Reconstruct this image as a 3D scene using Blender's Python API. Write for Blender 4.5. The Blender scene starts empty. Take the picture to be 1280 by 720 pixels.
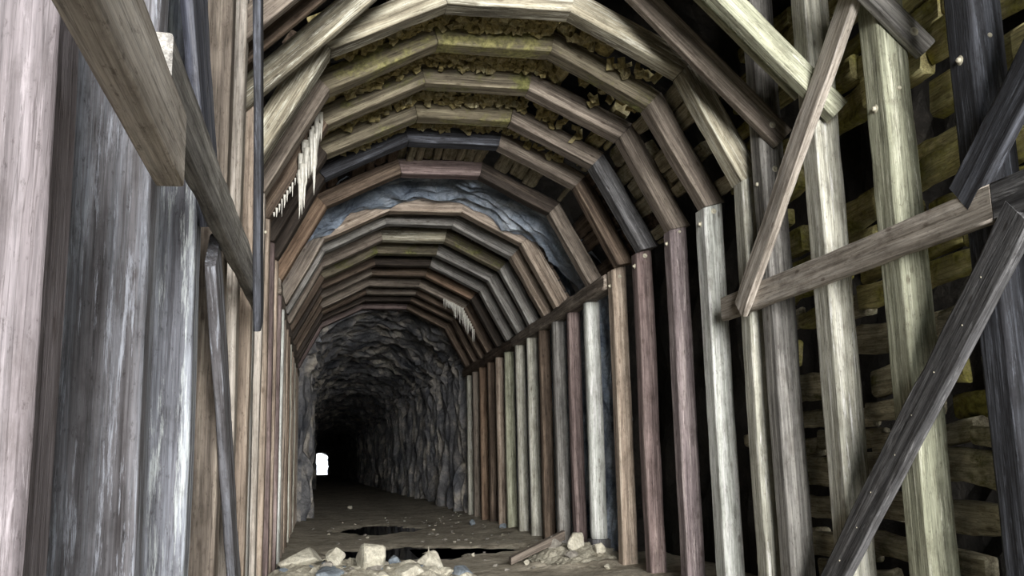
import bpy, math, random
from mathutils import Vector, Matrix, noise

# ---------------------------------------------------------------- camera
# Axes: +Y runs into the tunnel, +X right, Z up. The camera stands at the origin, 1.5 m above the floor.
S = bpy.context.scene
C = S.collection
cd = bpy.data.cameras.new('camera')
cam = bpy.data.objects.new('camera', cd)
C.objects.link(cam)
cd.sensor_width = 36.0
cd.lens = 1204.54 / 1280 * 36.0
cd.clip_start = 0.05
cd.clip_end = 2000
R_ = Vector((0.98091431, -0.19319728, -0.02195281))
U_ = Vector((-0.01330317, -0.17932064, 0.98370073))
F_ = Vector((0.19398489, 0.96463409, 0.17846832))
cam.matrix_world = Matrix(((R_.x, U_.x, -F_.x, 0), (R_.y, U_.y, -F_.y, 0), (R_.z, U_.z, -F_.z, 0), (0, 0, 0, 1)))
S.camera = cam

# ---------------------------------------------------------------- light
WORLD = 2.8
SUN = 15.5
S.view_settings.view_transform = 'Standard'
S.view_settings.look = 'None'
S.view_settings.gamma = 1
S.view_settings.use_curve_mapping = False
S.view_settings.exposure = 0.0
w = bpy.data.worlds.new('sky')
S.world = w
w.use_nodes = True
bg = w.node_tree.nodes['Background']
bg.inputs[0].default_value = (0.86, 0.93, 1.0, 1)
bg.inputs[1].default_value = WORLD
sd = bpy.data.lights.new('daylight', 'SUN')
sd.energy = SUN
sd.angle = math.radians(32)
sd.color = (1.0, 0.97, 0.93)
sun = bpy.data.objects.new('daylight', sd)
C.objects.link(sun)
sun.rotation_euler = Vector((0.02, 1.0, -0.05)).to_track_quat('-Z', 'Y').to_euler()
S.cycles.use_denoising = True
S.cycles.max_bounces = 8
S.cycles.diffuse_bounces = 5
S.cycles.glossy_bounces = 3
S.cycles.caustics_reflective = False
S.cycles.caustics_refractive = False

rnd = random.Random(7)
FZ = -1.5           # floor level
XL, XR = -0.576, 4.12
ZS = 2.72           # spring line of the arches

# ---------------------------------------------------------------- materials
def lin(c):
    return tuple(((v / 255) / 12.92 if v <= 10 else (((v / 255) + 0.055) / 1.055) ** 2.4) for v in c) + (1,)

def ramp(nt, fac, stops):
    r = nt.nodes.new('ShaderNodeValToRGB')
    el = r.color_ramp.elements
    el[0].position, el[0].color = stops[0]
    el[1].position, el[1].color = stops[-1]
    for p, c in stops[1:-1]:
        e = el.new(p); e.color = c
    nt.links.new(fac, r.inputs[0])
    return r.outputs[0]

def base_mat(name, rough=0.85):
    m = bpy.data.materials.new(name)
    m.use_nodes = True
    nt = m.node_tree
    b = nt.nodes['Principled BSDF']
    b.inputs['Roughness'].default_value = rough
    b.inputs['Specular IOR Level'].default_value = 0.25
    tc = nt.nodes.new('ShaderNodeTexCoord')
    return m, nt, b, tc

def noise_n(nt, vec, scale, detail=4, rough=0.6, dist=0.0):
    n = nt.nodes.new('ShaderNodeTexNoise')
    n.inputs['Scale'].default_value = scale
    n.inputs['Detail'].default_value = detail
    n.inputs['Roughness'].default_value = rough
    n.inputs['Distortion'].default_value = dist
    nt.links.new(vec, n.inputs['Vector'])
    return n.outputs['Fac']

def mapping(nt, vec, scale, rand=True):
    mp = nt.nodes.new('ShaderNodeMapping')
    mp.inputs['Scale'].default_value = scale
    if rand:
        oi = nt.nodes.new('ShaderNodeObjectInfo')
        mu = nt.nodes.new('ShaderNodeMath'); mu.operation = 'MULTIPLY'
        mu.inputs[1].default_value = 37.0
        nt.links.new(oi.outputs['Random'], mu.inputs[0])
        nt.links.new(mu.outputs[0], mp.inputs['Location'])
    nt.links.new(vec, mp.inputs['Vector'])
    return mp.outputs[0]

def mixc(nt, fac, a, b, mode='MIX'):
    mx = nt.nodes.new('ShaderNodeMix')
    mx.data_type = 'RGBA'; mx.blend_type = mode
    if isinstance(fac, (int, float)): mx.inputs[0].default_value = fac
    else: nt.links.new(fac, mx.inputs[0])
    for i, v in ((6, a), (7, b)):
        if isinstance(v, tuple): mx.inputs[i].default_value = v
        else: nt.links.new(v, mx.inputs[i])
    return mx.outputs[2]

WOODS = {}
def wood(key, dark, mid, light, moss=0.0, peel=0.0, stain=0.5, mosscol=(128, 128, 78)):
    """weathered timber; the grain runs along the local Z of each timber"""
    if key in WOODS: return WOODS[key]
    sat = 0.52 if key in ('tan', 'rust', 'redbrown', 'purple') else 0.9
    gr = lambda c: sum(c) / 3
    dark, mid, light = [tuple(min(226, (gr(c) + (v - gr(c)) * sat) * 1.14 + 4) for v in c) for c in (dark, mid, light)]
    m, nt, b, tc = base_mat('weathered_wood_' + key, 0.8)
    o = tc.outputs['Object']
    g = noise_n(nt, mapping(nt, o, (17, 17, 0.55)), 1.0, 6, 0.65, 0.12)
    fine = noise_n(nt, mapping(nt, o, (70, 70, 2.2)), 1.0, 4, 0.7)
    st = noise_n(nt, mapping(nt, o, (3.4, 3.4, 0.55)), 1.0, 5, 0.62, 0.2)
    blot = noise_n(nt, mapping(nt, o, (9, 9, 4)), 1.0, 6, 0.7)
    col = ramp(nt, g, [(0.30, lin(dark)), (0.5, lin(mid)), (0.68, lin(light))])
    dk = ramp(nt, st, [(0.40, (1, 1, 1, 1)), (0.66, (0, 0, 0, 1))])
    dks = nt.nodes.new('ShaderNodeMath'); dks.operation = 'MULTIPLY'; dks.inputs[1].default_value = stain
    inv = nt.nodes.new('ShaderNodeInvert'); nt.links.new(dk, inv.inputs[1])
    nt.links.new(inv.outputs[0], dks.inputs[0])
    col = mixc(nt, dks.outputs[0], col, lin(tuple(v * 0.62 for v in dark)))
    fr = ramp(nt, fine, [(0.34, (0.5, 0.5, 0.5, 1)), (0.6, (1.2, 1.2, 1.2, 1))])
    col = mixc(nt, 0.75, col, fr, 'MULTIPLY')
    bl = ramp(nt, blot, [(0.36, (0.6, 0.58, 0.56, 1)), (0.52, (1.05, 1.05, 1.05, 1))])
    col = mixc(nt, 0.7, col, bl, 'MULTIPLY')
    # drying checks: thin dark lines along the grain, and small dark knots
    ck = noise_n(nt, mapping(nt, o, (34, 34, 0.55)), 1.0, 3, 0.6, 0.05)
    ckf = ramp(nt, ck, [(0.482, (1, 1, 1, 1)), (0.5, (0.22, 0.2, 0.19, 1)), (0.518, (1, 1, 1, 1))])
    col = mixc(nt, 0.55, col, ckf, 'MULTIPLY')
    sp = noise_n(nt, mapping(nt, o, (48, 48, 16)), 1.0, 5, 0.75)
    spf = ramp(nt, sp, [(0.33, (0.45, 0.43, 0.42, 1)), (0.43, (1, 1, 1, 1)), (0.62, (1, 1, 1, 1)), (0.72, (1.3, 1.3, 1.3, 1))])
    col = mixc(nt, 0.8, col, spf, 'MULTIPLY')
    kn = nt.nodes.new('ShaderNodeTexVoronoi'); kn.inputs['Scale'].default_value = 1.0
    nt.links.new(mapping(nt, o, (6.5, 6.5, 2.6)), kn.inputs['Vector'])
    knf = ramp(nt, kn.outputs['Distance'], [(0.06, (0.35, 0.3, 0.27, 1)), (0.13, (1, 1, 1, 1))])
    col = mixc(nt, 0.7, col, knf, 'MULTIPLY')
    if peel > 0:
        pn = noise_n(nt, mapping(nt, o, (26, 26, 1.7)), 1.0, 8, 0.78, 0.25)
        pf = ramp(nt, pn, [(0.57 - peel * 0.14, (0, 0, 0, 1)), (0.66 - peel * 0.14, (0.75, 0.75, 0.75, 1))])
        col = mixc(nt, pf, col, lin(tuple(min(232, v * 1.05 + 6) for v in light)))
    if moss > 0:
        mn = noise_n(nt, mapping(nt, o, (2.6, 2.6, 1.8)), 1.0, 6, 0.7)
        mf = ramp(nt, mn, [(0.62 - moss * 0.35, (0, 0, 0, 1)), (0.72 - moss * 0.3, (1, 1, 1, 1))])
        mcn = ramp(nt, noise_n(nt, o, 22, 4), [(0.35, lin(tuple(v * 0.62 for v in mosscol))), (0.65, lin(mosscol))])
        col = mixc(nt, mf, col, mcn)
    nt.links.new(col, b.inputs['Base Color'])
    bp = nt.nodes.new('ShaderNodeBump'); bp.inputs['Strength'].default_value = 0.75; bp.inputs['Distance'].default_value = 0.012
    ad = nt.nodes.new('ShaderNodeMath'); ad.operation = 'MULTIPLY_ADD'; ad.inputs[1].default_value = 0.5
    nt.links.new(fine, ad.inputs[0]); nt.links.new(g, ad.inputs[2])
    nt.links.new(ad.outputs[0], bp.inputs['Height'])
    nt.links.new(bp.outputs[0], b.inputs['Normal'])
    WOODS[key] = m
    return m

def rock_mat(name, cols, scale=1.2, moss=None, bump=1.0, rough=0.8):
    m, nt, b, tc = base_mat(name, rough)
    o = tc.outputs['Object']
    n1 = noise_n(nt, o, scale, 8, 0.65, 0.6)
    n2 = noise_n(nt, o, scale * 7, 8, 0.7)
    v = nt.nodes.new('ShaderNodeTexVoronoi'); v.feature = 'DISTANCE_TO_EDGE'; v.inputs['Scale'].default_value = scale * 2.4
    wv = nt.nodes.new('ShaderNodeVectorMath'); wv.operation = 'ADD'
    nn = nt.nodes.new('ShaderNodeTexNoise'); nn.inputs['Scale'].default_value = scale * 1.5; nn.inputs['Detail'].default_value = 5
    nt.links.new(o, nn.inputs['Vector'])
    nt.links.new(o, wv.inputs[0]); nt.links.new(nn.outputs['Color'], wv.inputs[1]); nt.links.new(wv.outputs[0], v.inputs['Vector'])
    col = ramp(nt, n1, [(0.32, lin(cols[0])), (0.5, lin(cols[1])), (0.7, lin(cols[2]))])
    f = ramp(nt, n2, [(0.3, (0.55, 0.55, 0.55, 1)), (0.62, (1.15, 1.15, 1.15, 1))])
    col = mixc(nt, 0.8, col, f, 'MULTIPLY')
    cr = ramp(nt, v.outputs['Distance'], [(0.0, (0.35, 0.35, 0.35, 1)), (0.05, (1, 1, 1, 1))])
    col = mixc(nt, 0.5, col, cr, 'MULTIPLY')
    if moss:
        mf = ramp(nt, noise_n(nt, o, 0.9, 5, 0.7), [(0.5, (0, 0, 0, 1)), (0.62, (1, 1, 1, 1))])
        col = mixc(nt, mf, col, lin(moss))
    nt.links.new(col, b.inputs['Base Color'])
    bp = nt.nodes.new('ShaderNodeBump'); bp.inputs['Strength'].default_value = bump; bp.inputs['Distance'].default_value = 0.06
    s = nt.nodes.new('ShaderNodeMath'); s.operation = 'MULTIPLY_ADD'; s.inputs[1].default_value = 0.6
    nt.links.new(n2, s.inputs[0]); nt.links.new(n1, s.inputs[2])
    nt.links.new(s.outputs[0], bp.inputs['Height']); nt.links.new(bp.outputs[0], b.inputs['Normal'])
    return m

# palettes: dark, mid, light
W = {
 'lilac':    wood('lilac', (74, 68, 71), (106, 100, 103), (132, 126, 130), peel=0.1, stain=0.35),
 'bluegrey': wood('bluegrey', (74, 70, 72), (118, 117, 122), (150, 155, 166), peel=0.22, stain=0.6),  # bluish cast of the skylight is put into the blue wood colours
 'bluewhite':wood('bluewhite', (80, 78, 84), (134, 138, 148), (178, 186, 198), peel=0.38, stain=0.75),
 'darkblue': wood('darkblue', (50, 52, 62), (78, 82, 96), (120, 122, 130), peel=0.05, stain=0.4),
 'beige':    wood('beige', (116, 108, 98), (160, 152, 142), (190, 184, 176), stain=0.4),
 'grey':     wood('grey', (84, 82, 80), (132, 130, 126), (172, 170, 164), stain=0.55),
 'darkgrey': wood('darkgrey', (48, 48, 50), (80, 80, 82), (118, 118, 120), peel=0.12, stain=0.6),
 'black':    wood('black', (34, 34, 38), (58, 60, 66), (92, 96, 106), peel=0.12, stain=0.5),
 'pale':     wood('pale', (112, 112, 102), (164, 163, 150), (200, 199, 186), peel=0.1, stain=0.25),
 'palegreen':wood('palegreen', (104, 106, 90), (150, 152, 130), (188, 190, 168), peel=0.1, stain=0.35),
 'white':    wood('white', (132, 134, 128), (184, 188, 182), (218, 222, 216), peel=0.2, stain=0.4),
 'redbrown': wood('redbrown', (72, 52, 50), (118, 92, 88), (150, 124, 116), stain=0.5),
 'purple':   wood('purple', (84, 68, 72), (128, 108, 110), (164, 146, 142), peel=0.1, stain=0.45),
 'tan':      wood('tan', (104, 82, 62), (160, 134, 108), (192, 168, 140), stain=0.5),
 'rust':     wood('rust', (92, 62, 40), (144, 104, 70), (176, 138, 100), stain=0.5),
 'brown':    wood('brown', (54, 44, 36), (92, 78, 66), (128, 112, 96), stain=0.6),
 'dkbrown':  wood('dkbrown', (36, 32, 28), (62, 54, 48), (92, 82, 72), stain=0.55),
 'taupe':    wood('taupe', (76, 68, 60), (118, 108, 98), (156, 146, 132), stain=0.5),
 'archpale': wood('archpale', (92, 85, 72), (158, 151, 130), (198, 192, 172), peel=0.3, stain=0.85),
 'archmoss': wood('archmoss', (70, 64, 50), (116, 108, 88), (150, 142, 118), moss=0.42, stain=0.55, mosscol=(150, 146, 96)),
 'archgrey': wood('archgrey', (66, 60, 48), (116, 108, 90), (156, 148, 124), moss=0.22, stain=0.5),
 'lagmoss':  wood('lagmoss', (124, 114, 88), (178, 168, 130), (206, 196, 156), moss=0.6, stain=0.3, mosscol=(196, 182, 128)),
 'laggrey':  wood('laggrey', (112, 106, 88), (162, 155, 132), (190, 184, 160), moss=0.2, stain=0.45, mosscol=(110, 108, 70)),
 'lagolive': wood('lagolive', (118, 110, 74), (176, 166, 114), (202, 192, 138), moss=0.45, stain=0.35, mosscol=(176, 170, 92)),
}
MROCK = rock_mat('tunnel_rock', [(62, 66, 74), (122, 122, 124), (204, 196, 182)], 0.9)
MROCKB = rock_mat('blue_grey_rock', [(84, 96, 114), (158, 172, 190), (214, 224, 236)], 1.3)
MDARK = rock_mat('shaded_rock', [(20, 19, 18), (40, 38, 35), (62, 58, 52)], 1.0)  # near black: shade of the unlit cavity is put into the rock colour
MSTONE = rock_mat('pale_stone', [(150, 145, 130), (190, 186, 170), (214, 210, 196)], 3.0, bump=0.6)
MSTONEB = rock_mat('blue_stone', [(96, 104, 112), (132, 142, 150), (170, 178, 186)], 4.0, bump=0.6)
MSTONED = rock_mat('grey_stone', [(100, 97, 90), (136, 132, 124), (168, 164, 154)], 4.0, bump=0.6)
MFLOOR = rock_mat('dirt_floor', [(134, 127, 112), (180, 172, 155), (208, 200, 183)], 1.6, bump=0.8, rough=0.75)
MMOUND = rock_mat('rubble_dirt', [(140, 134, 118), (178, 173, 156), (206, 201, 184)], 4.0, bump=1.0)

def plain(name, c, rough=0.5, spec=0.5):
    m, nt, b, tc = base_mat(name, rough)
    b.inputs['Specular IOR Level'].default_value = spec
    n = noise_n(nt, tc.outputs['Object'], 14, 4)
    col = ramp(nt, n, [(0.3, lin(tuple(v * 0.8 for v in c))), (0.7, lin(c))])
    nt.links.new(col, b.inputs['Base Color'])
    return m
MBOLT = plain('bolt_washer', (205, 200, 180), 0.6)
MICE = plain('mineral_ice', (206, 204, 194), 0.35, 0.6)
mw, ntw, bw, tcw = base_mat('puddle_water', 0.04)
bw.inputs['Base Color'].default_value = (0.004, 0.004, 0.005, 1)
bw.inputs['Specular IOR Level'].default_value = 0.5
MWATER = mw

# ---------------------------------------------------------------- helpers
def link(name, mesh, parent=None):
    o = bpy.data.objects.new(name, mesh)
    C.objects.link(o)
    if parent: o.parent = parent
    return o

def tag(o, label=None, cat=None, group=None, kind=None):
    if label: o['label'] = label
    if cat: o['category'] = cat
    if group: o['group'] = group
    if kind: o['kind'] = kind
    return o

def empty(name, loc, label, cat, group=None):
    o = bpy.data.objects.new(name, None)
    o.empty_display_size = 0.1
    C.objects.link(o)
    o.location = loc
    return tag(o, label, cat, group)

seedc = [0]
def beam(name, A, B, mat, parent=None, bev=0.018, jit=0.005, chip=0.02, step=0.16, bow=0.008):
    """a timber swept between two four-cornered ends, with worn, slightly wandering edges"""
    A = [Vector(p) for p in A]; B = [Vector(p) for p in B]
    cA = sum(A, Vector()) / 4; cB = sum(B, Vector()) / 4
    zax = (cB - cA); Lg = zax.length; zax.normalize()
    xax = (A[1] - A[0]); xax = (xax - zax * xax.dot(zax)).normalized()
    yax = zax.cross(xax)
    org = (cA + cB) / 2
    Mx = Matrix(((xax.x, yax.x, zax.x), (xax.y, yax.y, zax.y), (xax.z, yax.z, zax.z)))
    Mi = Mx.transposed()
    n = max(3, int(Lg / step))
    seedc[0] += 1
    sv = Vector((seedc[0] * 3.71 % 91, seedc[0] * 1.37 % 53, seedc[0] * 2.11 % 67))
    vs, fs = [], []
    ts = [i / n for i in range(n + 1)]
    for t in ts:
        q = [A[k].lerp(B[k], t) for k in range(4)]
        c = sum(q, Vector()) / 4
        wob = Vector((noise.noise(sv + Vector((t * Lg * 0.5, 0, 0))), noise.noise(sv + Vector((0, t * Lg * 0.5, 9))), noise.noise(sv + Vector((7, 0, t * Lg * 0.5))))) * bow * (4 * t * (1 - t))
        for k in range(4):
            p = q[k]; pr = q[(k - 1) % 4]; nx = q[(k + 1) % 4]
            e0 = (pr - p); e1 = (nx - p)
            b0 = min(bev, e0.length * 0.45); b1 = min(bev, e1.length * 0.45)
            e0n = e0.normalized(); e1n = e1.normalized()
            ch = max(0.0, noise.noise(sv + Vector((k * 11.3, t * Lg * 2.3, 0))) - 0.12) * chip * 2
            b0 = min(b0 + ch, e0.length * 0.48); b1 = min(b1 + ch, e1.length * 0.48)
            a = p + e0n * b0; d = p + e1n * b1
            m = p + (e0n * b0 + e1n * b1) * 0.29
            for pt in (a, m, d):
                dj = noise.noise_vector(sv + pt * 1.6) * jit + noise.noise_vector(sv + pt * 14) * jit * 0.5
                vs.append(Mi @ (pt + dj + wob - org))
    K = 12
    for i in range(n):
        for k in range(K):
            a = i * K + k; b = i * K + (k + 1) % K
            fs.append((a, b, b + K, a + K))
    fs.append(tuple(reversed(range(K)))); fs.append(tuple(n * K + k for k in range(K)))
    me = bpy.data.meshes.new(name)
    me.from_pydata([tuple(v) for v in vs], [], fs)
    me.materials.append(mat)
    for p in me.polygons:      # broad faces stay flat, only the worn corners are rounded
        flat_side = p.index % K in (2, 5, 8, 11)
        p.use_smooth = len(p.vertices) == 4 and (bev >= 0.055 or not flat_side)
    me.update()
    # keep outward normals
    import bmesh
    bm = bmesh.new(); bm.from_mesh(me); bmesh.ops.recalc_face_normals(bm, faces=bm.faces); bm.to_mesh(me); bm.free()
    o = link(name, me, parent)
    M4 = Mx.to_4x4(); M4.translation = org - (parent.location if parent else Vector())
    o.matrix_basis = M4
    return o

def post_c(x0, x1, y0, y1, z0, z1, dx=0.0, dy=0.0):
    A = [(x0, y0, z0), (x1, y0, z0), (x1, y1, z0), (x0, y1, z0)]
    B = [(x0 + dx, y0 + dy, z1), (x1 + dx, y0 + dy, z1), (x1 + dx, y1 + dy, z1), (x0 + dx, y1 + dy, z1)]
    return A, B

def wall_brace(y0, z0, y1, z1, wid, x0, x1):
    """plank lying in the plane of a side wall"""
    d = Vector((0, y1 - y0, z1 - z0)).normalized(); n = Vector((0, -d.z, d.y)) * wid / 2
    P, Q = Vector((0, y0, z0)), Vector((0, y1, z1))
    f = lambda P, x, s: Vector((x, P.y + n.y * s, P.z + n.z * s))
    return [f(P, x0, -1), f(P, x1, -1), f(P, x1, 1), f(P, x0, 1)], [f(Q, x0, -1), f(Q, x1, -1), f(Q, x1, 1), f(Q, x0, 1)]

def cross_brace(x0, z0, x1, z1, wid, y0, y1):
    """plank lying across the tunnel"""
    d = Vector((x1 - x0, 0, z1 - z0)).normalized(); n = Vector((-d.z, 0, d.x)) * wid / 2
    P, Q = Vector((x0, 0, z0)), Vector((x1, 0, z1))
    f = lambda P, y, s: Vector((P.x + n.x * s, y, P.z + n.z * s))
    return [f(P, y0, -1), f(P, y1, -1), f(P, y1, 1), f(P, y0, 1)], [f(Q, y0, -1), f(Q, y1, -1), f(Q, y1, 1), f(Q, y0, 1)]

def bolt(loc, axis, parent, r=0.03, flat=1.0):
    """domed washer and nut; axis is the outward direction"""
    vs, fs = [], []
    prof = [(r, 0.0), (r * 0.97, 0.007), (r * 0.55, 0.012), (r * 0.5, 0.026), (r * 0.3, 0.032)]
    K = 12
    q = Vector(axis).to_track_quat('Z', 'Y').to_matrix()
    for rr, z in prof:
        for k in range(K):
            a = 2 * math.pi * k / K
            vs.append(tuple(q @ Vector((rr * math.cos(a), rr * math.sin(a), z * flat - 0.006))))
    for i in range(len(prof) - 1):
        for k in range(K):
            fs.append((i * K + k, i * K + (k + 1) % K, (i + 1) * K + (k + 1) % K, (i + 1) * K + k))
    fs.append(tuple((len(prof) - 1) * K + k for k in range(K)))
    fs.append(tuple(reversed(range(K))))
    me = bpy.data.meshes.new('bolt_head'); me.from_pydata(vs, [], fs); me.materials.append(MBOLT)
    o = link('bolt_head', me, parent)
    if parent.type == 'MESH':
        o.matrix_basis = parent.matrix_basis.inverted() @ Matrix.Translation(Vector(loc))
    else:
        o.location = Vector(loc) - parent.location
    return o

def sstep(a, b, x):
    t = max(0.0, min(1.0, (x - a) / (b - a))); return t * t * (3 - 2 * t)

# ---------------------------------------------------------------- floor, water, rock
PUD = [(1.35, 24.2, 1.05, 1.9), (1.5, 17.5, 1.4, 1.5), (3.0, 17.4, 0.9, 0.7)]
WL = -1.535
def floor_z(x, y):
    z = FZ + 0.03 * noise.fractal(Vector((x * 0.8, y * 0.5, 0)), 1.0, 2.0, 4) + 0.012 * noise.fractal(Vector((x * 5, y * 5, 3)), 0.8, 2.0, 3)
    # rubble mound across the left foreground
    e = math.hypot((x - 0.45) / 1.55, (y - 12.3) / 1.75)
    z += 0.36 * (1 - sstep(0.25, 1.15, e)) * (0.85 + 0.35 * noise.noise(Vector((x * 1.7, y * 1.7, 5))))
    e = math.hypot((x - 3.75) / 0.85, (y - 14.6) / 1.5)
    z += 0.20 * (1 - sstep(0.1, 1.1, e)) * (0.8 + 0.5 * noise.noise(Vector((x * 2.2, y * 2.2, 8))))
    # earth banked against the feet of the right wall
    z += 0.10 * sstep(2.9, 4.4, x) * (1 - sstep(40, 60, y))
    z += 0.05 * sstep(0.0, -0.8, x)
    for cx, cy, rx, ry in PUD:
        e = math.hypot((x - cx) / rx, (y - cy) / ry) + 0.35 * noise.noise(Vector((x * 1.6, y * 1.1, 11))) + 0.22 * noise.noise(Vector((x * 5, y * 3.5, 2)))
        z -= 0.085 * (1 - sstep(0.65, 1.1, e))
    if y > 40: z -= (y - 40) * 0.0036
    return z

def shift(y):      # the bore drifts a little to the left far inside
    return -1.45 * sstep(90, 330, y)

def grid_obj(name, ys, xs, zf, mat, smooth=True):
    vs = [(x, y, zf(x, y)) for y in ys for x in xs]
    nx = len(xs)
    fs = [(j * nx + i, j * nx + i + 1, (j + 1) * nx + i + 1, (j + 1) * nx + i) for j in range(len(ys) - 1) for i in range(nx - 1)]
    me = bpy.data.meshes.new(name); me.from_pydata(vs, [], fs); me.materials.append(mat)
    for p in me.polygons: p.use_smooth = smooth
    return link(name, me)

def frange(a, b, s):
    n = int(round((b - a) / s)); return [a + (b - a) * i / n for i in range(n + 1)]

ys = frange(-14, 9, 0.6) + frange(9, 20, 0.07)[1:] + frange(20, 32, 0.12)[1:] + frange(32, 80, 0.5)[1:] + frange(80, 345, 4)[1:]
xs = frange(-3.0, -0.9, 0.35) + frange(-0.9, 4.6, 0.07)[1:] + frange(4.6, 7, 0.4)[1:]
tag(grid_obj('floor', ys, xs, floor_z, MFLOOR), kind='structure')

def mound(name, cx, cy, rx, ry, label):
    vs, fs, ids = [], [], {}
    s_ = 0.05
    nx, ny = int(2 * rx / s_), int(2 * ry / s_)
    def inside(i, j):
        x, y = cx - rx + i * s_, cy - ry + j * s_
        return math.hypot((x - cx) / rx, (y - cy) / ry) + 0.25 * noise.noise(Vector((x * 2, y * 2, 4))) < 0.85
    def v(i, j):
        if (i, j) not in ids:
            x, y = cx - rx + i * s_, cy - ry + j * s_
            ids[i, j] = len(vs)
            vs.append((x, y, floor_z(x, y) + .006 + .05 * abs(noise.fractal(Vector((x * 9, y * 9, 1)), .7, 2, 3))))
        return ids[i, j]
    for j in range(ny):
        for i in range(nx):
            if inside(i, j): fs.append((v(i, j), v(i + 1, j), v(i + 1, j + 1), v(i, j + 1)))
    me = bpy.data.meshes.new(name); me.from_pydata(vs, [], fs); me.materials.append(MMOUND)
    tag(link(name, me), label, 'rubble', None, 'stuff')
mound('rubble_mound', 0.55, 12.3, 1.75, 1.75, 'pale crumbled dirt and gravel of the rubble heap in the foreground')
mound('rubble_mound', 3.72, 14.4, 0.75, 1.1, 'grey gravel heap under the sloping plank by the right wall')

def puddle(cx, cy, rx, ry, label):
    s = 0.05
    keep = []
    x0, y0 = cx - rx * 1.5, cy - ry * 1.5
    nx, ny = int(3 * rx / s), int(3 * ry / s)
    low = {}
    for j in range(ny + 1):
        for i in range(nx + 1):
            low[i, j] = floor_z(x0 + i * s, y0 + j * s) < WL + 0.004
    ids, vs, fs = {}, [], []
    def v(i, j):
        if (i, j) not in ids:
            ids[i, j] = len(vs); vs.append((x0 + i * s - cx, y0 + j * s - cy, 0))
        return ids[i, j]
    for j in range(ny):
        for i in range(nx):
            if low[i, j] or low[i + 1, j] or low[i, j + 1] or low[i + 1, j + 1]:
                fs.append((v(i, j), v(i + 1, j), v(i + 1, j + 1), v(i, j + 1)))
    me = bpy.data.meshes.new('puddle'); me.from_pydata(vs, [], fs); me.materials.append(MWATER)
    o = link('puddle', me); o.location = (cx, cy, WL)
    tag(o, label, 'puddle')
puddle(*PUD[0], 'black still puddle in the middle of the dirt floor, farther from the rubble')
puddle(*PUD[1], 'dark puddle just behind the pale rubble heap, on the left')
puddle(*PUD[2], 'small dark puddle on the floor to the right of the rubble heap')

def tunnel(name, ys, xl, xr, zsp, zcr, amp, flute, mat, nv=90, seed=0, zb=-2.6):
    """rough bore: walls straight up to the spring, then half an ellipse"""
    cx, a, h = (xl + xr) / 2, (xr - xl) / 2, zcr - zsp
    prof = []
    Ls, La = zsp - zb, math.pi * (a + h) / 2
    tot = 2 * Ls + La
    for i in range(nv + 1):
        s = tot * i / nv
        if s < Ls: prof.append((xl, zb + s, -1, 0))
        elif s < Ls + La:
            t = math.pi * (1 - (s - Ls) / La)
            x, z = cx + a * math.cos(t), zsp + h * math.sin(t)
            prof.append((x, z, math.cos(t), math.sin(t)))
        else: prof.append((xr, zsp - (s - Ls - La), 1, 0))
    vs, fs = [], []
    for y in ys:
        for x, z, nx, nz in prof:
            wallness = 1 - sstep(0.1, 0.7, abs(nz))
            p = Vector((x * 0.7 + seed, y * 0.55, z * (0.55 - 0.4 * wallness * flute)))
            d = noise.fractal(p, 0.9, 2.1, 5)
            r = 1 - abs(noise.noise(Vector((x * 0.5 + seed, y * 1.5, z * (0.9 - 0.7 * wallness * flute) + 0.4 * noise.noise(Vector((y, z, 3))))))) * 2.4
            r2 = 1 - abs(noise.noise(Vector((x * 1.2, y * 3.4 + 0.5 * noise.noise(Vector((z * 1.2, y, 1))), z * (1.9 - 1.4 * wallness * flute) + seed)))) * 2.2
            dd = amp * (0.55 * d - 0.5 * r * (0.35 + 0.65 * flute) - 0.22 * r2)
            if flute > 0.5:
                cv = 1 - abs(noise.noise(Vector((x * 0.4 + seed, y * 1.5 + 0.6 * noise.noise(Vector((z * 0.5, y * 0.4, 8))), z * 0.16)))) * 3.2
                dd += wallness * (0.62 * max(0, cv) ** 2.2 - 0.17)
            sx = shift(y)
            vs.append((x + sx + nx * dd, y + 0.12 * amp * noise.noise(Vector((x, y, z))), z + nz * dd))
    n1 = len(prof)
    for j in range(len(ys) - 1):
        for i in range(n1 - 1):
            k = j * n1 + i
            fs.append((k, k + n1, k + n1 + 1, k + 1))
    me = bpy.data.meshes.new(name); me.from_pydata(vs, [], fs); me.materials.append(mat)
    o = link(name, me); tag(o, kind='structure')
    return o

tunnel('wall_excavation', frange(-6, 15.2, 0.3), -1.5, 5.3, 3.2, 5.9, 0.35, 0.0, MDARK, 70, 3)  # drawn out unseen behind the camera to flatten the light
tunnel('ceiling_outcrop', frange(14.75, 16.42, 0.05), -1.15, 4.72, 2.1, 4.64, 0.42, 0.0, MROCKB, 150, 5)
tunnel('ceiling_rock', frange(16.3, 28.4, 0.16), -1.25, 4.95, 2.9, 5.05, 0.4, 0.1, MROCKB, 110, 9)
tunnel('wall_rock', frange(27.9, 62, 0.11) + frange(62, 110, 0.5)[1:] + frange(110, 331, 3)[1:], -0.80, 4.62, 2.55, 4.85, 0.50, 1.0, MROCK, 130, 21)

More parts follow.
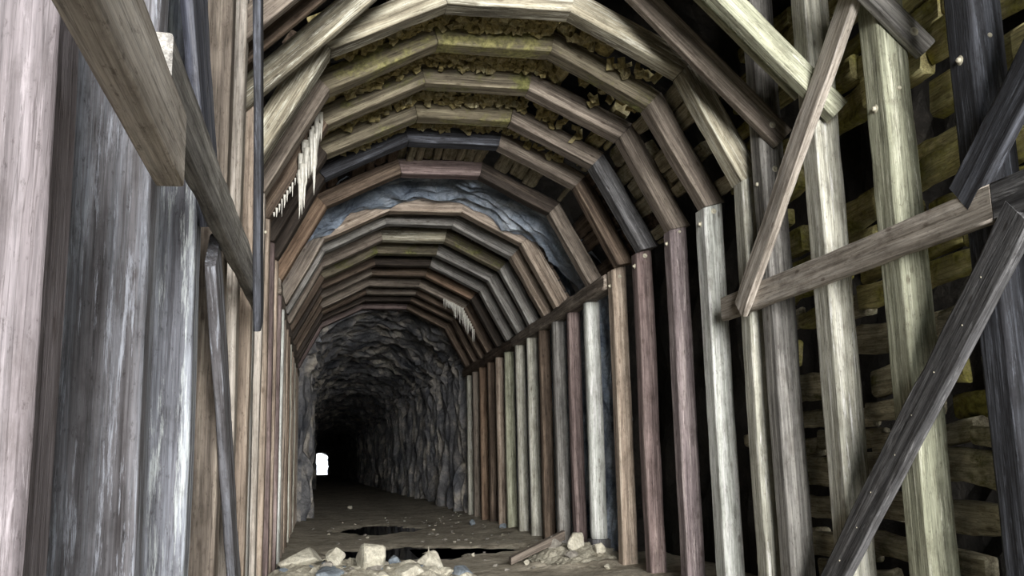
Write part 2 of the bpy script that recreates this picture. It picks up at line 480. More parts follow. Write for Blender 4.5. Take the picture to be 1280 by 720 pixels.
# rock face closing the ring between the wide cut and the narrow bore
def ring(name, y, big, small, mat, n=60):
    def pt(sh, i):
        xl, xr, zs, zc = sh
        s = i / n
        cx, a, h = (xl + xr) / 2, (xr - xl) / 2, zc - zs
        if s < 0.3: return (xl, -2.6 + (zs + 2.6) * s / 0.3)
        if s > 0.7: return (xr, zs - (zs + 2.6) * (s - 0.7) / 0.3)
        t = math.pi * (1 - (s - 0.3) / 0.4); return (cx + a * math.cos(t), zs + h * math.sin(t))
    vs, fs = [], []
    M = 10
    for i in range(n + 1):
        a, b = pt(big, i), pt(small, i)
        for k in range(M + 1):
            f = k / M
            x, z = a[0] + (b[0] - a[0]) * f, a[1] + (b[1] - a[1]) * f
            vs.append((x, y + 0.25 * noise.fractal(Vector((x, z, 4)) * 1.4, 0.9, 2, 4), z))
    for i in range(n):
        for k in range(M):
            q = i * (M + 1) + k; fs.append((q, q + 1, q + M + 2, q + M + 1))
    me = bpy.data.meshes.new(name); me.from_pydata(vs, [], fs); me.materials.append(mat)
    tag(link(name, me), kind='structure')
ring('wall_back', 28.1, (-1.9, 5.6, 3.3, 5.9), (-0.48, 4.32, 2.4, 4.5), MROCK)
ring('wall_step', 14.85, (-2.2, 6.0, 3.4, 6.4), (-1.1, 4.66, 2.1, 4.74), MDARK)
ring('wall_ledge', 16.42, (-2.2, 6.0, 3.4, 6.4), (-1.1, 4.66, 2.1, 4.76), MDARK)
ring('wall_light_block', -5.9, (-30, 34, 8, 30), (-1.5, 5.3, 3.2, 5.9), MDARK)  # unseen headwall, added to block outside light around the opening

# ---------------------------------------------------------------- ordinals for the labels
ORD = ['first', 'second', 'third', 'fourth', 'fifth', 'sixth', 'seventh', 'eighth', 'ninth', 'tenth', 'eleventh', 'twelfth',
       'thirteenth', 'fourteenth', 'fifteenth', 'sixteenth', 'seventeenth', 'eighteenth', 'nineteenth', 'twentieth', 'twenty-first', 'twenty-second', 'twenty-third']

# ---------------------------------------------------------------- posts, right wall
# y of the face toward the camera, top z, width, depth, wood, look, bevel, bolt heights, x nudge
ZCAP = 4.9
RP = [
 (4.10, ZCAP, .25, .27, 'darkgrey', 'dark grey squared', .03, [], 0),
 (5.17, ZCAP, .25, .27, 'black', 'charcoal black squared', .03, [2.55], 0),
 (6.17, ZCAP, .24, .27, 'palegreen', 'pale grey-green streaked', .022, [2.59], 0),
 (7.18, ZCAP, .23, .27, 'pale', 'pale whitish grey', .022, [2.7], 0),
 (8.20, ZCAP, .24, .25, 'grey', 'grey weathered bolted', .03, [2.59], 0),
 (8.66, ZS, .22, .24, 'pale', 'bright pale squared', .03, [], -.01),
 (9.66, ZS, .22, .27, 'white', 'whitish cream squared', .022, [2.56], 0),
 (10.72, ZS, .22, .28, 'purple', 'purplish brown rounded', .045, [2.58], 0),
 (11.98, ZS, .22, .27, 'redbrown', 'reddish brown rounded', .045, [2.56], 0),
 (13.12, ZS, .22, .28, 'tan', 'tan and orange-brown', .045, [2.5], 0),
 (14.60, 2.49, .24, .26, 'white', 'white peeling', .07, [], 0),
 (15.66, 2.49, .21, .27, 'redbrown', 'dark red-brown', .06, [], 0),
 (16.72, 2.49, .22, .29, 'grey', 'mid-grey', .06, [], 0),
 (17.86, 2.49, .22, .27, 'brown', 'dark brown knotted', .06, [], 0),
 (18.96, 2.49, .22, .26, 'pale', 'pale cream', .07, [], 0),
 (20.16, 2.49, .21, .26, 'pale', 'light ash-grey', .07, [], 0),
 (21.45, 2.49, .22, .26, 'palegreen', 'light greenish grey', .07, [], 0),
 (22.56, 2.49, .21, .26, 'tan', 'light brown', .06, [], 0),
 (23.75, 2.49, .21, .26, 'brown', 'brown stained', .06, [], 0),
 (25.00, 2.49, .21, .26, 'rust', 'rusty orange-brown', .06, [], 0),
 (26.20, 2.49, .21, .26, 'taupe', 'grey-brown', .07, [], 0),
 (27.27, 2.49, .21, .26, 'pale', 'pale grey innermost', .07, [], 0),
]
for i, (y, zt, wd, dp, mat, look, bv, bolts, nx) in enumerate(RP):
    name = 'timber_post'
    zb = -1.75 if i != 10 else -1.175
    x0 = XR + nx
    A, B = post_c(x0, x0 + wd, y, y + dp, zb, zt, dx=rnd.uniform(-.006, .006), dy=rnd.uniform(-.02, .02))
    if zt == ZS:     # shoulder cut to meet the arch
        B[1] = (B[1][0], B[1][1], zt + 0.10); B[2] = (B[2][0], B[2][1], zt + 0.10)
    where = 'on the right wall, %s post from the camera' % ORD[i]
    if i == 10: where = 'on the right wall, standing on a dark footing block'
    o = beam(name, A, B, W[mat], bev=bv, jit=0.004, chip=0.016, step=0.14, bow=0.012)
    tag(o, '%s timber post %s' % (look, where), 'post', 'posts along the right wall')
    for bz in bolts:
        bolt((x0 - 0.001, y + 0.13, bz), (-1, 0, 0), o, 0.035)
        bolt((x0 + wd * 0.5, y - 0.001, bz + 0.12), (0, -1, 0), o, 0.032)

# dark footing block under the white peeling post
o = beam('footing_block', *post_c(XR - 0.03, XR + .27, 14.56, 14.9, -1.75, -1.18), W['darkgrey'], bev=0.03)
tag(o, 'dark grey footing block at the base of the white peeling post', 'block')

# ---------------------------------------------------------------- posts, left wall
LP = [
 (2.13, ZCAP, .34, .20, 'lilac', 'broad pinkish-lilac sawn', .012),
 (3.36, ZCAP, .34, .20, 'bluegrey', 'blue-grey brown-stained', .02),
 (4.55, ZCAP, .32, .20, 'bluewhite', 'pale blue flaking', .02),
 (5.88, ZCAP, .30, .24, 'taupe', 'plain beige-grey', .02),
 (6.95, ZCAP, .28, .24, 'beige', 'light grey', .02),
 (8.20, ZCAP, .26, .24, 'tan', 'tan-brown', .02),
 (8.66, ZS, .24, .24, 'grey', 'grey', .02),
 (9.66, ZS, .24, .26, 'beige', 'greyish beige', .02),
 (10.72, ZS, .24, .26, 'tan', 'light orange-tan', .02),
 (11.90, ZS, .24, .26, 'redbrown', 'brown', .02),
 (12.95, ZS, .24, .26, 'tan', 'honey-tan', .02),
 (14.30, 2.49, .24, .26, 'redbrown', 'dark brown', .02),
 (15.60, 2.49, .24, .26, 'white', 'chalky white', .03),
 (16.72, 2.49, .24, .26, 'taupe', 'taupe', .03),
 (17.86, 2.49, .24, .26, 'tan', 'sandy', .03),
 (18.96, 2.49, .24, .26, 'brown', 'dull brown', .03),
 (20.16, 2.49, .24, .26, 'pale', 'pale', .03),
 (21.45, 2.49, .24, .26, 'tan', 'pale tan', .03),
 (22.56, 2.49, .24, .26, 'taupe', 'grey-brown', .03),
 (23.75, 2.49, .24, .26, 'pale', 'light grey', .03),
 (25.00, 2.49, .24, .26, 'tan', 'dusty tan', .03),
 (26.20, 2.49, .24, .26, 'taupe', 'dusky grey-brown', .03),
 (27.27, 2.49, .24, .26, 'beige', 'beige innermost', .03),
]
for i, (y, zt, wd, dp, mat, look, bv) in enumerate(LP):
    x1 = XL
    A, B = post_c(x1 - wd, x1, y, y + dp, -1.75, zt, dx=rnd.uniform(-.006, .006), dy=rnd.uniform(-.02, .02))
    if zt == ZS:
        B[0] = (B[0][0], B[0][1], zt + 0.10); B[3] = (B[3][0], B[3][1], zt + 0.10)
    o = beam('timber_post', A, B, W[mat], bev=bv, jit=0.005, chip=0.014, step=0.14, bow=0.012)
    tag(o, '%s timber post on the left wall, %s post from the camera' % (look, ORD[i]), 'post', 'posts along the left wall')
    if i in (5, 7): bolt((x1 + 0.001, y + 0.12, 2.35), (1, 0, 0), o, 0.03)

# wall plates carrying the inner arches
def plate(x0, x1, ya, yb, mat, label):
    o = beam('wall_plate', *wall_brace(ya, 2.61, yb, 2.61, .23, x0, x1), W[mat], bev=0.045, jit=0.02, chip=0.05, bow=0.05)
    tag(o, label, 'beam', 'wall plates on top of the posts')
plate(XR - .03, XR + .24, 13.45, 20.6, 'taupe', 'rough grey-brown wall plate on the right posts, nearer length')
plate(XR - .03, XR + .24, 20.64, 28.0, 'brown', 'rough brown wall plate on the right posts, farther length')
plate(XL - .24, XL + .0, 14.2, 28.0, 'taupe', 'long grey-brown wall plate on top of the left posts')

# ---------------------------------------------------------------- arches
PTS = [(XL, ZS), (0.045, 3.85), (1.17, 4.41), (2.41, 4.41), (3.51, 3.85), (XR, ZS)]
def offs(pts, d):
    """offset the arch polygon outward, mitred"""
    out = []
    ns = []
    for a, b in zip(pts, pts[1:]):
        v = Vector((b[0] - a[0], b[1] - a[1])).normalized(); ns.append(Vector((-v.y, v.x)))
    for i, p in enumerate(pts):
        if i == 0: n = Vector((-1, 0)); q = ns[0]
        elif i == len(pts) - 1: n = Vector((1, 0)); q = ns[-1]
        else: n = ns[i - 1]; q = ns[i]
        m = (n + q).normalized(); k = d / max(0.3, m.dot(q))
        out.append((p[0] + m.x * k, p[1] + m.y * k))
    return out

def arch(y, depth, thick, mats, label, dz=0.0, seats=None):
    pts = [(x + rnd.uniform(-.02, .02) * (0 < i < 5), z + (dz + rnd.uniform(-.012, .012)) * (0 < i < 5)) for i, (x, z) in enumerate(PTS)]
    out = offs(pts, thick)
    root = empty('timber_arch', (1.77, y, ZS), label, 'arch', 'timber arches of the tunnel roof')
    for k in range(5):
        a, b, ao, bo = pts[k], pts[k + 1], out[k], out[k + 1]
        t = rnd.uniform(-.006, .006)
        jy = rnd.uniform(-.015, .015)
        A = [(a[0], y + jy, a[1]), (a[0], y + depth + jy, a[1]), (ao[0], y + depth + jy, ao[1]), (ao[0], y + jy, ao[1])]
        B = [(b[0], y + jy, b[1]), (b[0], y + depth + jy, b[1]), (bo[0], y + depth + jy, bo[1]), (bo[0], y + jy, bo[1])]
        # a hair of a joint between segments
        A = [Vector(p).lerp(Vector(q), 0.003) for p, q in zip(A, B)]
        beam(['leg_segment', 'haunch_segment', 'crown_segment', 'haunch_segment', 'leg_segment'][k], A, B, W[mats[k % len(mats)]], root, bev=0.016, jit=0.008, chip=0.03, step=0.12, bow=0.012)
    return root

AR = [
 (8.66, ['archpale', 'archpale', 'archpale', 'archpale', 'archpale'], 'bleached pale timber arch nearest the camera, at the top of the view'),
 (9.62, ['taupe', 'archmoss', 'archmoss', 'archgrey', 'taupe'], 'moss-dusted brown timber arch, second from the camera'),
 (10.68, ['brown', 'archgrey', 'archgrey', 'taupe', 'taupe'], 'grey-tan timber arch with white icicles on its left leg, third from the camera'),
 (11.80, ['dkbrown', 'archgrey', 'archmoss', 'taupe', 'darkgrey'], 'brown timber arch with dark left leg, fourth from the camera'),
 (12.80, ['dkbrown', 'black', 'black', 'taupe', 'brown'], 'blackened timber arch, fifth from the camera'),
 (14.30, ['rust', 'brown', 'redbrown', 'dkbrown', 'taupe'], 'reddish-brown arch in front of the bare rock gap'),
 (16.50, ['taupe', 'tan', 'tan', 'tan', 'tan'], 'light tan arch just behind the bare rock gap'),
 (17.50, ['grey', 'grey', 'grey', 'grey', 'tan'], 'grey arch directly behind the light tan arch'),
 (18.78, ['taupe', 'taupe', 'archpale', 'archgrey', 'grey'], 'arch with a whitish crown piece, third behind the rock gap'),
 (19.98, ['brown', 'archgrey', 'archgrey', 'grey', 'grey'], 'dull grey arch, fourth behind the rock gap'),
 (21.18, ['dkbrown', 'brown', 'dkbrown', 'grey', 'grey'], 'dark-crowned arch, fifth behind the rock gap'),
 (22.38, ['brown', 'taupe', 'brown', 'rust', 'dkbrown'], 'brown splintered arch, sixth behind the rock gap'),
 (23.80, ['brown', 'taupe', 'taupe', 'taupe', 'brown'], 'taupe arch hung with small icicles on the right, seventh behind the rock gap'),
 (24.90, ['dkbrown', 'brown', 'taupe', 'brown', 'brown'], 'dim brown arch, eighth behind the rock gap'),
 (26.00, ['dkbrown', 'dkbrown', 'dkbrown', 'brown', 'brown'], 'dark arch, ninth behind the rock gap'),
 (27.35, ['redbrown', 'redbrown', 'redbrown', 'brown', 'brown'], 'innermost dark reddish arch against the blue-grey rock'),
]
for i, (y, mats, lab) in enumerate(AR):
    arch(y, .25, .24 if i < 6 else .27, mats, lab)

# ---------------------------------------------------------------- portal section: caps, knees, rails, diagonals
for i, y in enumerate([2.13, 3.36, 4.56, 5.9, 7.16, 8.2]):  # unseen caps, added overhead to block light and close the section
    o = beam('added_cap_beam', *cross_brace(-1.0, ZCAP + .14, 4.55, ZCAP + .14, .26, y, y + .25), W[['grey', 'beige', 'taupe', 'grey', 'beige', 'taupe'][i]])
    tag(o, 'unseen added cap beam across the tall front section, %s from the camera' % ORD[i], 'beam', 'added cap beams over the front section')

def knee(side, y0, y1, s_mid, wid, xe, mat, label, bolts=True, ztop=4.88):
    """45 degree knee plank from post to cap; s_mid is x + z of its centre line (mirrored on the left)"""
    f = (lambda x: x) if side > 0 else (lambda x: 3.544 - x)
    x0, z0 = xe, s_mid - xe
    x1, z1 = s_mid - ztop, ztop
    A, B = cross_brace(f(x0), z0, f(x1), z1, wid, y0, y1)
    o = beam('knee_brace', A, B, W[mat], bev=0.01, jit=0.004, chip=0.015)
    tag(o, label, 'brace', 'knee braces of the front section')
    if bolts:
        bolt((f(x0 - .12), y0 - .001, z0 + .12), (0, -1, 0), o, 0.035)
knee(1, 8.09, 8.19, 7.30, .24, 4.31, 'taupe', 'dark grey-brown bolted knee brace at top right, lowest of the three right-hand ones')
knee(1, 7.455, 7.53, 7.44, .27, 4.22, 'palegreen', 'greenish knee brace tucked behind the pale right-hand post', False)
knee(1, 7.0, 7.13, 7.12, .21, 4.26, 'palegreen', 'pale cream knee brace running in front of the pale right-hand post', False)
knee(1, 6.05, 6.15, 7.46, .17, 4.46, 'grey', 'grey knee brace at the upper right, bolted to the streaked post')
knee(1, 5.05, 5.15, 7.40, .20, 4.36, 'darkgrey', 'dark knee brace on the charcoal right-hand post above the frame', False)
knee(-1, 8.09, 8.19, 7.38, .22, 4.28, 'archpale', 'pale knee brace at upper left crossing in front of the nearest arch', False)
knee(-1, 7.455, 7.53, 7.50, .26, 4.25, 'brown', 'dark brown knee brace at the upper left, behind the pale one', False)
knee(-1, 7.0, 7.10, 7.42, .20, 4.25, 'taupe', 'light taupe knee brace at the upper left, nearest the camera', False)

XI = XR - 0.005
rail_r = [(9.2, 1.51, 5.06, 1.515, 'beige', 'pale grey horizontal rail plank on the right wall, longer length'),
          (5.05, 1.515, 2.6, 1.53, 'darkgrey', 'dark continuation of the right rail plank at the frame edge')]
for y0, z0, y1, z1, m, lab in rail_r:
    o = beam('rail_plank', *wall_brace(y0, z0, y1, z1, .24, XI - .075, XI), W[m], bev=0.012, jit=0.005, chip=0.02)
    tag(o, lab, 'plank')
XB = XI - 0.08
o = beam('diagonal_brace', *wall_brace(8.62, 1.42, 6.0, 3.75, .235, XB - .075, XB), W['beige'], bev=0.012)
tag(o, 'light beige diagonal brace rising toward the camera above the right rail', 'brace', 'diagonal braces of the front section')
o = beam('diagonal_brace', *wall_brace(7.75, -1.30, 4.85, 1.40, .26, XB + .004, XB + .08), W['darkgrey'], bev=0.012)
tag(o, 'dark grey diagonal brace below the right rail with a line of nail heads', 'brace', 'diagonal braces of the front section')
for k in range(8):
    t = 0.18 + k * 0.1
    bolt((XB + .002, 7.75 - 2.9 * t + rnd.uniform(-.04, .04), -1.3 + 2.7 * t), (-1, 0, 0), o, 0.012, 0.3)
o = beam('diagonal_brace', *wall_brace(5.36, 1.62, 3.6, 3.1, .26, XB + .004, XB + .08), W['black'], bev=0.012)
tag(o, 'black paint-speckled diagonal brace above the rail at the right edge', 'brace', 'diagonal braces of the front section')

XJ = XL + 0.005
o = beam('rail_plank', *wall_brace(7.6, 1.31, 2.85, 1.16, .26, XJ + .062, XJ + .125), W['grey'], bev=0.012, chip=0.02)
tag(o, 'grey horizontal rail plank on the left wall, ending in a pale sawn face', 'plank')
o = beam('rail_plank', *wall_brace(2.5, .815, 0.7, .83, .20, -.42, -.35), W['beige'], bev=0.006, chip=0.006, jit=.002, bow=.001)
tag(o, 'heavy grey plank at the upper left with a dark underside, nearest the camera', 'plank')
o = beam('diagonal_brace', *wall_brace(4.72, 1.28, 2.7, 2.92, .42, XJ, XJ + .056), W['darkblue'], bev=0.012)
tag(o, 'broad blue-black diagonal brace with pale edges above the left rail', 'brace', 'diagonal braces of the front section')
o = beam('diagonal_brace', *wall_brace(4.95, 1.09, 7.55, -1.35, .30, XJ, XJ + .056), W['bluegrey'], bev=0.012)
tag(o, 'slate blue diagonal brace running down from under the left rail', 'brace', 'diagonal braces of the front section')
o = beam('diagonal_brace', *wall_brace(6.68, 0.95, 5.27, 4.3, .27, XJ + .13, XJ + .18), W['black'], bev=0.012)
tag(o, 'narrow black diagonal brace crossing the left rail end up to the roof', 'brace', 'diagonal braces of the front section')

# ---------------------------------------------------------------- lagging: boards behind the posts, front section
def lag_wall(side, xin, y_lo, y_hi, mats, where):
    z = FZ - 0.05
    row = 0
    while z < 5.1:
        h = rnd.uniform(.20, .34)
        y = y_lo + rnd.uniform(-.5, 0)
        while y < y_hi:
            L = rnd.uniform(.5, 1.5)
            y2 = min(y + L, y_hi + .3)
            if rnd.random() > 0.12:
                th = rnd.uniform(.06, .16)
                x = xin + side * rnd.uniform(0, .16)
                tl = rnd.uniform(-.05, .05); tr = rnd.uniform(-.05, .05)
                zc = z + h / 2
                A, B = wall_brace(y, zc + tl, y2 - .02, zc + tr, h - rnd.uniform(.02, .06), min(x, x + side * th), max(x, x + side * th))
                if side < 0: m = mats[0]
                else:
                    m = mats[1] if z > 0.9 + rnd.uniform(-.9, .9) else mats[0]
                o = beam('lagging_board', A, B, W[m], bev=0.03, jit=0.035, chip=0.07, step=0.12, bow=0.04)
                lvl = 'at floor level' if z < -.9 else 'at knee to chest height' if z < 0.6 else 'at rail height' if z < 2.2 else 'high up near the knee braces' if z < 3.6 else 'up under the cap beams'
                tag(o, '%s rough lagging board %s behind the %s posts' % ('mossy olive' if m == 'lagolive' else 'dull grey', lvl, where), 'board', 'lagging boards behind the %s posts' % where)
            y = y2
        z += h + rnd.choice([0.01, .03, .06, .09])
        row += 1
lag_wall(1, XR + .30, 3.2, 9.4, ('laggrey', 'lagolive'), 'right')
lag_wall(-1, XL - .42, 2.2, 8.4, ('laggrey', 'laggrey'), 'left')

# unseen roof boards over the caps, added to block light from above
x = -1.0
while x < 4.6:
    wd = rnd.uniform(.22, .30)
    A = [(x, 1.6, ZCAP + .28), (x + wd - .01, 1.6, ZCAP + .28), (x + wd - .01, 1.6, ZCAP + .34), (x, 1.6, ZCAP + .34)]
    B = [(p[0], 8.62, p[2]) for p in A]
    o = beam('added_roof_board', A, B, W['taupe'], jit=.003)
    tag(o, 'grey-brown roof board added unseen on the cap beams of the front section', 'board', 'added roof boards over the front section')
    x += wd

# lagging over the outer arches, one bay at a time
BAYS = [(8.95, 9.58), (9.9, 10.64), (10.98, 11.76), (12.1, 12.76), (13.1, 14.26)]
BN = ['nearest and second', 'second and third', 'third and fourth', 'fourth and fifth', 'fifth and sixth']
outp = offs(PTS, .245)
SEGN = ['lower left leg', 'left haunch', 'crown', 'right haunch', 'lower right leg']
for bi, (ya, yb) in enumerate(BAYS):
    for s in range(5):
        a, b = Vector(outp[s]), Vector(outp[s + 1])
        d = (b - a); L = d.length; d.normalize(); n = Vector((-d.y, d.x))
        miss = [0.08, 0.10, 0.0, 0.45, 0.35][s]
        u = 0.0
        while u < L - .05:
            wd = min(rnd.uniform(.11, .22) if s == 2 else rnd.uniform(.16, .30), L - u)
            if rnd.random() >= miss:
                h0 = rnd.uniform(-.03, .05); th = rnd.uniform(.07, .14)
                if s == 2: h0 -= rnd.uniform(0, .05)
                p0, p1 = a + d * (u + .006), a + d * (u + wd - .008)
                def P(p, h, y): return (p.x + n.x * h, y, p.y + n.y * h)
                y0, y1 = ya - .32 , yb + .28
                if h0 < 0.008: y0, y1 = ya + .0, yb - .0
                A = [P(p0, h0, y0), P(p1, h0, y0), P(p1, h0 + th, y0), P(p0, h0 + th, y0)]
                B = [P(p0, h0, y1), P(p1, h0, y1), P(p1, h0 + th, y1), P(p0, h0 + th, y1)]
                k = min(1, bi)
                m = ['brown', 'lagmoss', 'lagmoss', 'lagmoss', 'laggrey'][s] if bi < 3 else ['dkbrown', 'brown', 'laggrey', 'laggrey', 'brown'][s]
                o = beam('lagging_block', A, B, W[m], bev=0.02, jit=0.02, chip=0.05, step=0.1, bow=0.01)
                tag(o, '%s lagging block over the %s, between the %s arches' % ('mossy' if m == 'lagmoss' else 'rough', SEGN[s], BN[bi]), 'board', 'lagging blocks over the outer arches')
            u += wd
# mossy broken packing stuffed between the outer arches, under the blocks
for bi, (ya, yb) in enumerate(BAYS[:4]):
    vs, fs = [], []
    for s in (1, 2, 3):
        a, b = Vector(PTS[s]), Vector(PTS[s + 1])
        d = (b - a); L = d.length; d.normalize(); n = Vector((-d.y, d.x))
        cnt = {1: 120, 2: 210, 3: 50}[s]
        for q in range(cnt):
            u = rnd.uniform(0, L) if s == 2 else (L - rnd.uniform(0, 1) ** 1.6 * L * .8 if s == 1 else rnd.uniform(0, 1) ** 2.2 * L)
            y = rnd.uniform(ya + .02, yb - .04)
            h = rnd.uniform(.15, .25)
            p = a + d * u + n * h
            sz = [rnd.uniform(.03, .055), rnd.uniform(.04, .08), rnd.uniform(.025, .045)]
            rot = Matrix.Rotation(rnd.uniform(0, 6.28), 3, Vector((rnd.uniform(-1, 1), rnd.uniform(-1, 1), rnd.uniform(-1, 1))).normalized())
            base = len(vs)
            for cx in (-1, 1):
                for cy in (-1, 1):
                    for cz in (-1, 1):
                        v = rot @ Vector((cx * sz[0] * rnd.uniform(.6, 1), cy * sz[1] * rnd.uniform(.6, 1), cz * sz[2] * rnd.uniform(.6, 1)))
                        vs.append((p.x + v.x, y + v.y, p.y + v.z))
            for f in ((0, 1, 3, 2), (4, 6, 7, 5), (0, 4, 5, 1), (2, 3, 7, 6), (0, 2, 6, 4), (1, 5, 7, 3)):
                fs.append(tuple(base + k for k in f))
    me = bpy.data.meshes.new('packing_rubble'); me.from_pydata(vs, [], fs); me.materials.append(W['lagmoss'])
    o = link('packing_rubble', me)
    tag(o, 'mossy yellowish broken packing wedged over the crown between the %s arches' % BN[bi], 'rubble', None, 'stuff')
# darker lagging over the inner arches
outp2 = offs(PTS, .285)
for s in range(5):
    a, b = Vector(outp2[s]), Vector(outp2[s + 1])
    d = (b - a); L = d.length; d.normalize(); n = Vector((-d.y, d.x))
    nb = max(2, int(L / .24))
    for u in range(nb):
        p0, p1 = a + d * (L * u / nb + .006), a + d * (L * (u + 1) / nb - .006)
        P = lambda p, h, y: (p.x + n.x * h, y, p.y + n.y * h)
        A = [P(p0, 0, 16.6), P(p1, 0, 16.6), P(p1, .06, 16.6), P(p0, .06, 16.6)]
        B = [P(p0, 0, 27.7), P(p1, 0, 27.7), P(p1, .06, 27.7), P(p0, .06, 27.7)]
        o = beam('inner_lagging_board', A, B, W['brown'], bev=.008, jit=.01, step=.4)
        tag(o, 'dark lagging board running over the %s of the inner arches' % SEGN[s], 'board', 'lagging boards over the inner arches')

# ---------------------------------------------------------------- icicles
def icicles(loc, spots, label):
    root = empty('icicle_cluster', loc, label, 'icicles')
    for (dx, dy, dz, L, r) in spots:
        vs, fs = [], []
        K, N = 8, 9
        sv = Vector((rnd.random() * 50, rnd.random() * 50, 0))
        for i in range(N + 1):
            t = i / N
            rr = r * (1 - t) ** 0.8 + 0.001
            ox, oy = 0.25 * r * noise.noise(sv + Vector((0, 0, t * 3))), 0.25 * r * noise.noise(sv + Vector((5, 0, t * 3)))
            for k in range(K):
                a = 2 * math.pi * k / K
                q = 1 + 0.35 * noise.noise(sv + Vector((math.cos(a) * 2, math.sin(a) * 2, t * 4)))
                vs.append((ox + rr * q * math.cos(a), oy + rr * q * 0.6 * math.sin(a), -L * t))
        for i in range(N):
            for k in range(K): fs.append((i * K + k, i * K + (k + 1) % K, (i + 1) * K + (k + 1) % K, (i + 1) * K + k))
        fs.append(tuple(range(K))); fs.append(tuple(N * K + k for k in reversed(range(K))))
        me = bpy.data.meshes.new('icicle'); me.from_pydata(vs, [], fs); me.materials.append(MICE)
        for p in me.polygons: p.use_smooth = True
        o = link('icicle', me, root); o.location = (dx, dy, dz)

def leg_x(z):  # inner face of the lower left arch leg
    return PTS[0][0] + (PTS[1][0] - PTS[0][0]) * (z - ZS) / (PTS[1][1] - ZS)
sp = []
for k in range(26):
    t = k / 25
    z = 3.28 + t * 0.66
    sp.append((-.27 + t * .23 + rnd.uniform(-.035, .035), 10.60 + rnd.uniform(-.05, .03), z + rnd.uniform(-.05, .05), rnd.choice([.25, .35, .5, .7, .85]) * rnd.uniform(.8, 1.1) * (1 - .3 * t), rnd.uniform(.016, .04)))
base = Vector((-.15, 10.6, 3.6))
icicles(base, [(x - base.x, y - base.y, z - base.z, L, r) for x, y, z, L, r in sp], 'large ragged white icicle cluster hanging from the left leg of an arch')
sp = []
for k in range(11):
    z = 2.78 + k * 0.05
    sp.append((leg_x(z) + .02, 10.62 + rnd.uniform(-.02, .02), z, rnd.uniform(.05, .22), rnd.uniform(.008, .016)))
base = Vector((leg_x(3.0), 10.62, 3.0))
icicles(base, [(x - base.x, y - base.y, z - base.z, L, r) for x, y, z, L, r in sp], 'small thin icicles lower left of the large white cluster')
sp = []
for k in range(22):
    t = k / 21
    x = 3.05 + t * 0.75; z = 4.02 - t * 0.85 if x > 3.51 else 4.41 - (x - 2.41) * .51 
    if x > 3.51: z = 3.85 - (x - 3.51) * 1.85
    sp.append((x - .02, 23.74 + rnd.uniform(-.04, .04), z + .02, rnd.uniform(.15, .5), rnd.uniform(.014, .026)))
base = Vector((3.4, 23.74, 3.8))
icicles(base, [(x - base.x, y - base.y, z - base.z, L, r) for x, y, z, L, r in sp], 'row of small grey icicles deep in the tunnel on the right haunch')

# ---------------------------------------------------------------- stones and loose timber
def stone(x, y, sx, sy, sz, mat, label, group, sink=0.3, seed=None, cat='rock', name='rock'):
    seed = seed or rnd.random() * 100
    import bmesh
    rr = random.Random(seed)
    bm = bmesh.new()
    for _ in range(20 if sx > .2 else 13):
        v = Vector((rr.gauss(0, 1), rr.gauss(0, 1), rr.gauss(0, 1))).normalized() * rr.uniform(.8, 1.0)
        v.x = max(-.85, min(.85, v.x)); v.z = max(-.8, min(.9, v.z))
        bm.verts.new((v.x * sx / 2, v.y * sy / 2, v.z * sz / 2))
    bmesh.ops.convex_hull(bm, input=bm.verts)
    for v in [v for v in bm.verts if not v.link_faces]: bm.verts.remove(v)
    if sx > .12:
        bmesh.ops.bevel(bm, geom=list(bm.edges), offset=min(sx, sz) * .04, segments=1, affect='EDGES')
    me = bpy.data.meshes.new(name); bm.to_mesh(me); bm.free(); me.materials.append(mat)
    o = link(name, me)
    o.location = (x, y, floor_z(x, y) + sz * (0.5 - sink))
    o.rotation_euler = (rr.uniform(-.15, .15), rr.uniform(-.15, .15), rr.uniform(0, 6.28))
    tag(o, label, cat, group)
    return o

G = 'stones of the rubble heap in the foreground'
BIG = [  # x, y, sx, sy, sz, mat, label
 (0.62, 11.9, .46, .40, .36, MSTONE, 'large pale wedge-shaped rock at the centre of the rubble heap'),
 (0.22, 12.6, .34, .26, .24, MSTONE, 'pointed pale rock standing at the left end of the rubble heap'),
 (-0.22, 12.3, .55, .45, .22, MSTONE, 'flat whitish slab at the far left of the rubble heap'),
 (0.64, 13.4, .30, .24, .20, MSTONEB, 'small bluish rock behind the pale wedge rock'),
 (0.98, 13.3, .28, .22, .22, MSTONEB, 'blue-grey rock between the pale wedge and the tan rock'),
 (1.45, 13.1, .42, .30, .34, MSTONE, 'upright tan rock toward the right of the rubble heap'),
 (1.85, 12.9, .40, .30, .22, MSTONEB, 'low light grey rock at the right end of the rubble heap'),
 (1.12, 12.7, .30, .22, .16, MSTONE, 'low cream rock at the foot of the tan rock'),
 (1.05, 11.7, .42, .30, .15, MSTONE, 'flat cream slab in front of the tan rock'),
 (0.10, 11.6, .50, .36, .16, MSTONEB, 'wide flat light grey rock at the bottom left of the heap'),
 (1.72, 11.6, .34, .30, .24, MSTONE, 'white rock at the bottom edge below the right end of the heap'),
]
for x, y, a, b, c, m, lab in BIG:
    stone(x, y, a * 1.25, b * 1.25, c * 1.3, m, lab, G, 0.25)
for k in range(85):
    x, y = rnd.uniform(-.45, 2.1), rnd.uniform(11.2, 13.8)
    s = rnd.uniform(.06, .12) if k % 3 else rnd.uniform(.13, .24)
    stone(x, y, s * 1.4, s, s * .7, rnd.choice([MSTONE, MSTONE, MSTONED, MSTONEB]), 'small stone scattered on the pale rubble heap', G)
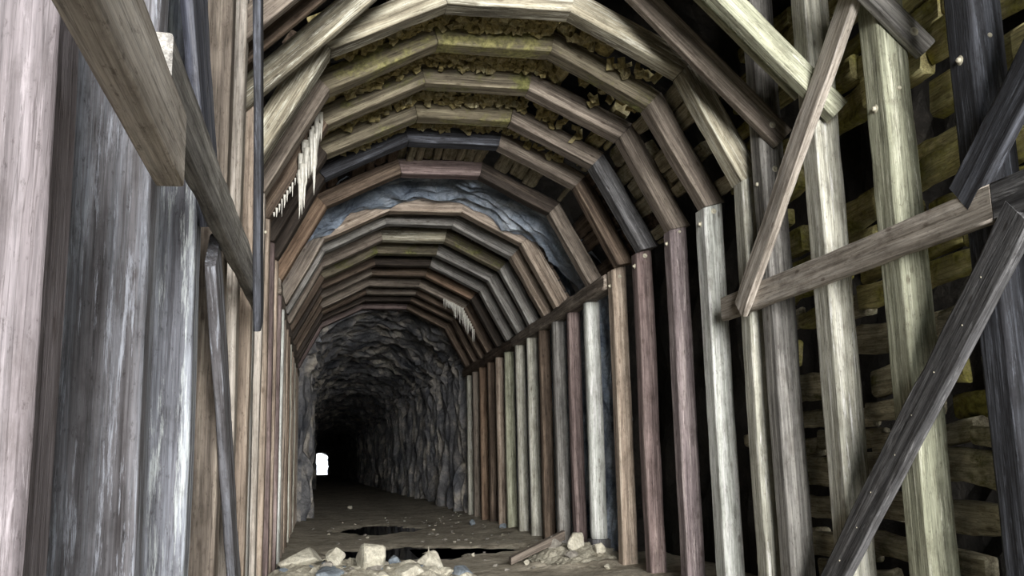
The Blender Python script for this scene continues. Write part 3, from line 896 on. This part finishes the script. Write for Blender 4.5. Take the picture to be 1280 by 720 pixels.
for (x, y, a, b, c, m, lab) in [
 (3.75, 14.2, .42, .34, .36, MSTONE, 'pale yellowish rock in front of the white peeling post'),
 (3.50, 14.6, .30, .26, .30, MSTONED, 'grey rock supporting the raised end of the sloping plank'),
 (3.98, 13.9, .26, .22, .24, MSTONE, 'tan rock wedged beside the footing of the white post'),
 (3.55, 13.8, .24, .2, .16, MSTONED, 'low grey rock below the pale yellowish rock'),
 (3.62, 23.5, .26, .2, .2, MSTONEB, 'light bluish rock against the foot of the inner right posts'),
 (4.0, 21.5, .22, .2, .16, MSTONEB, 'small pale blue rock beside the post feet, nearer than the bluish rock'),
 (2.5, 16.2, .16, .14, .11, MSTONE, 'small white stone on the open floor left of the plank'),
 (3.0, 14.3, .14, .12, .10, MSTONE, 'small white stone just below the low end of the plank'),
 (3.85, 13.0, .16, .12, .10, MSTONE, 'small bright white stone at the bottom by the right posts'),
 (1.1, 36.0, .30, .25, .18, MSTONE, 'lone pale stone on the floor beyond the puddles'),
 ]:
    stone(x, y, a, b, c, m, lab, 'loose rocks along the right wall' if x > 2.4 else None, 0.25)
for k in range(120):
    x = rnd.uniform(-.4, 4.0); y = rnd.uniform(13.8, 29)
    if x < 2.2 and rnd.random() < .6: x = rnd.uniform(2.2, 4.0)
    s = rnd.uniform(.03, .10)
    if floor_z(x, y) < WL + .01: continue
    z = 'right' if x > 2.4 else 'left' if x < .6 else 'middle'
    stone(x, y, s * 1.4, s * 1.1, s * .7, rnd.choice([MSTONED, MSTONED, MSTONE, MSTONED]), 'small grey stone scattered over the %s of the dirt floor' % z, 'pebbles on the floor', 0.3, cat='stone', name='pebble')

o = beam('loose_plank', [(2.80, 14.45, floor_z(2.8, 14.5) + .01), (2.80, 14.63, floor_z(2.8, 14.5) + .01), (2.80, 14.63, floor_z(2.8, 14.5) + .12), (2.80, 14.45, floor_z(2.8, 14.5) + .12)],
         [(3.66, 14.55, -1.16), (3.66, 14.73, -1.16), (3.66, 14.73, -1.03), (3.66, 14.55, -1.03)], W['taupe'], bev=.008)
tag(o, 'short weathered plank sloping up onto the rocks by the right wall', 'plank')

tag(grid_obj('ground_added_bounce', frange(-60, -13.8, 4), frange(-30, 34, 4), lambda x, y: FZ - .02 - max(0, -13.8 - y) * 0.55, MSTONE), kind='structure')  # unseen slope, added pale and falling away so low light reaches the crown
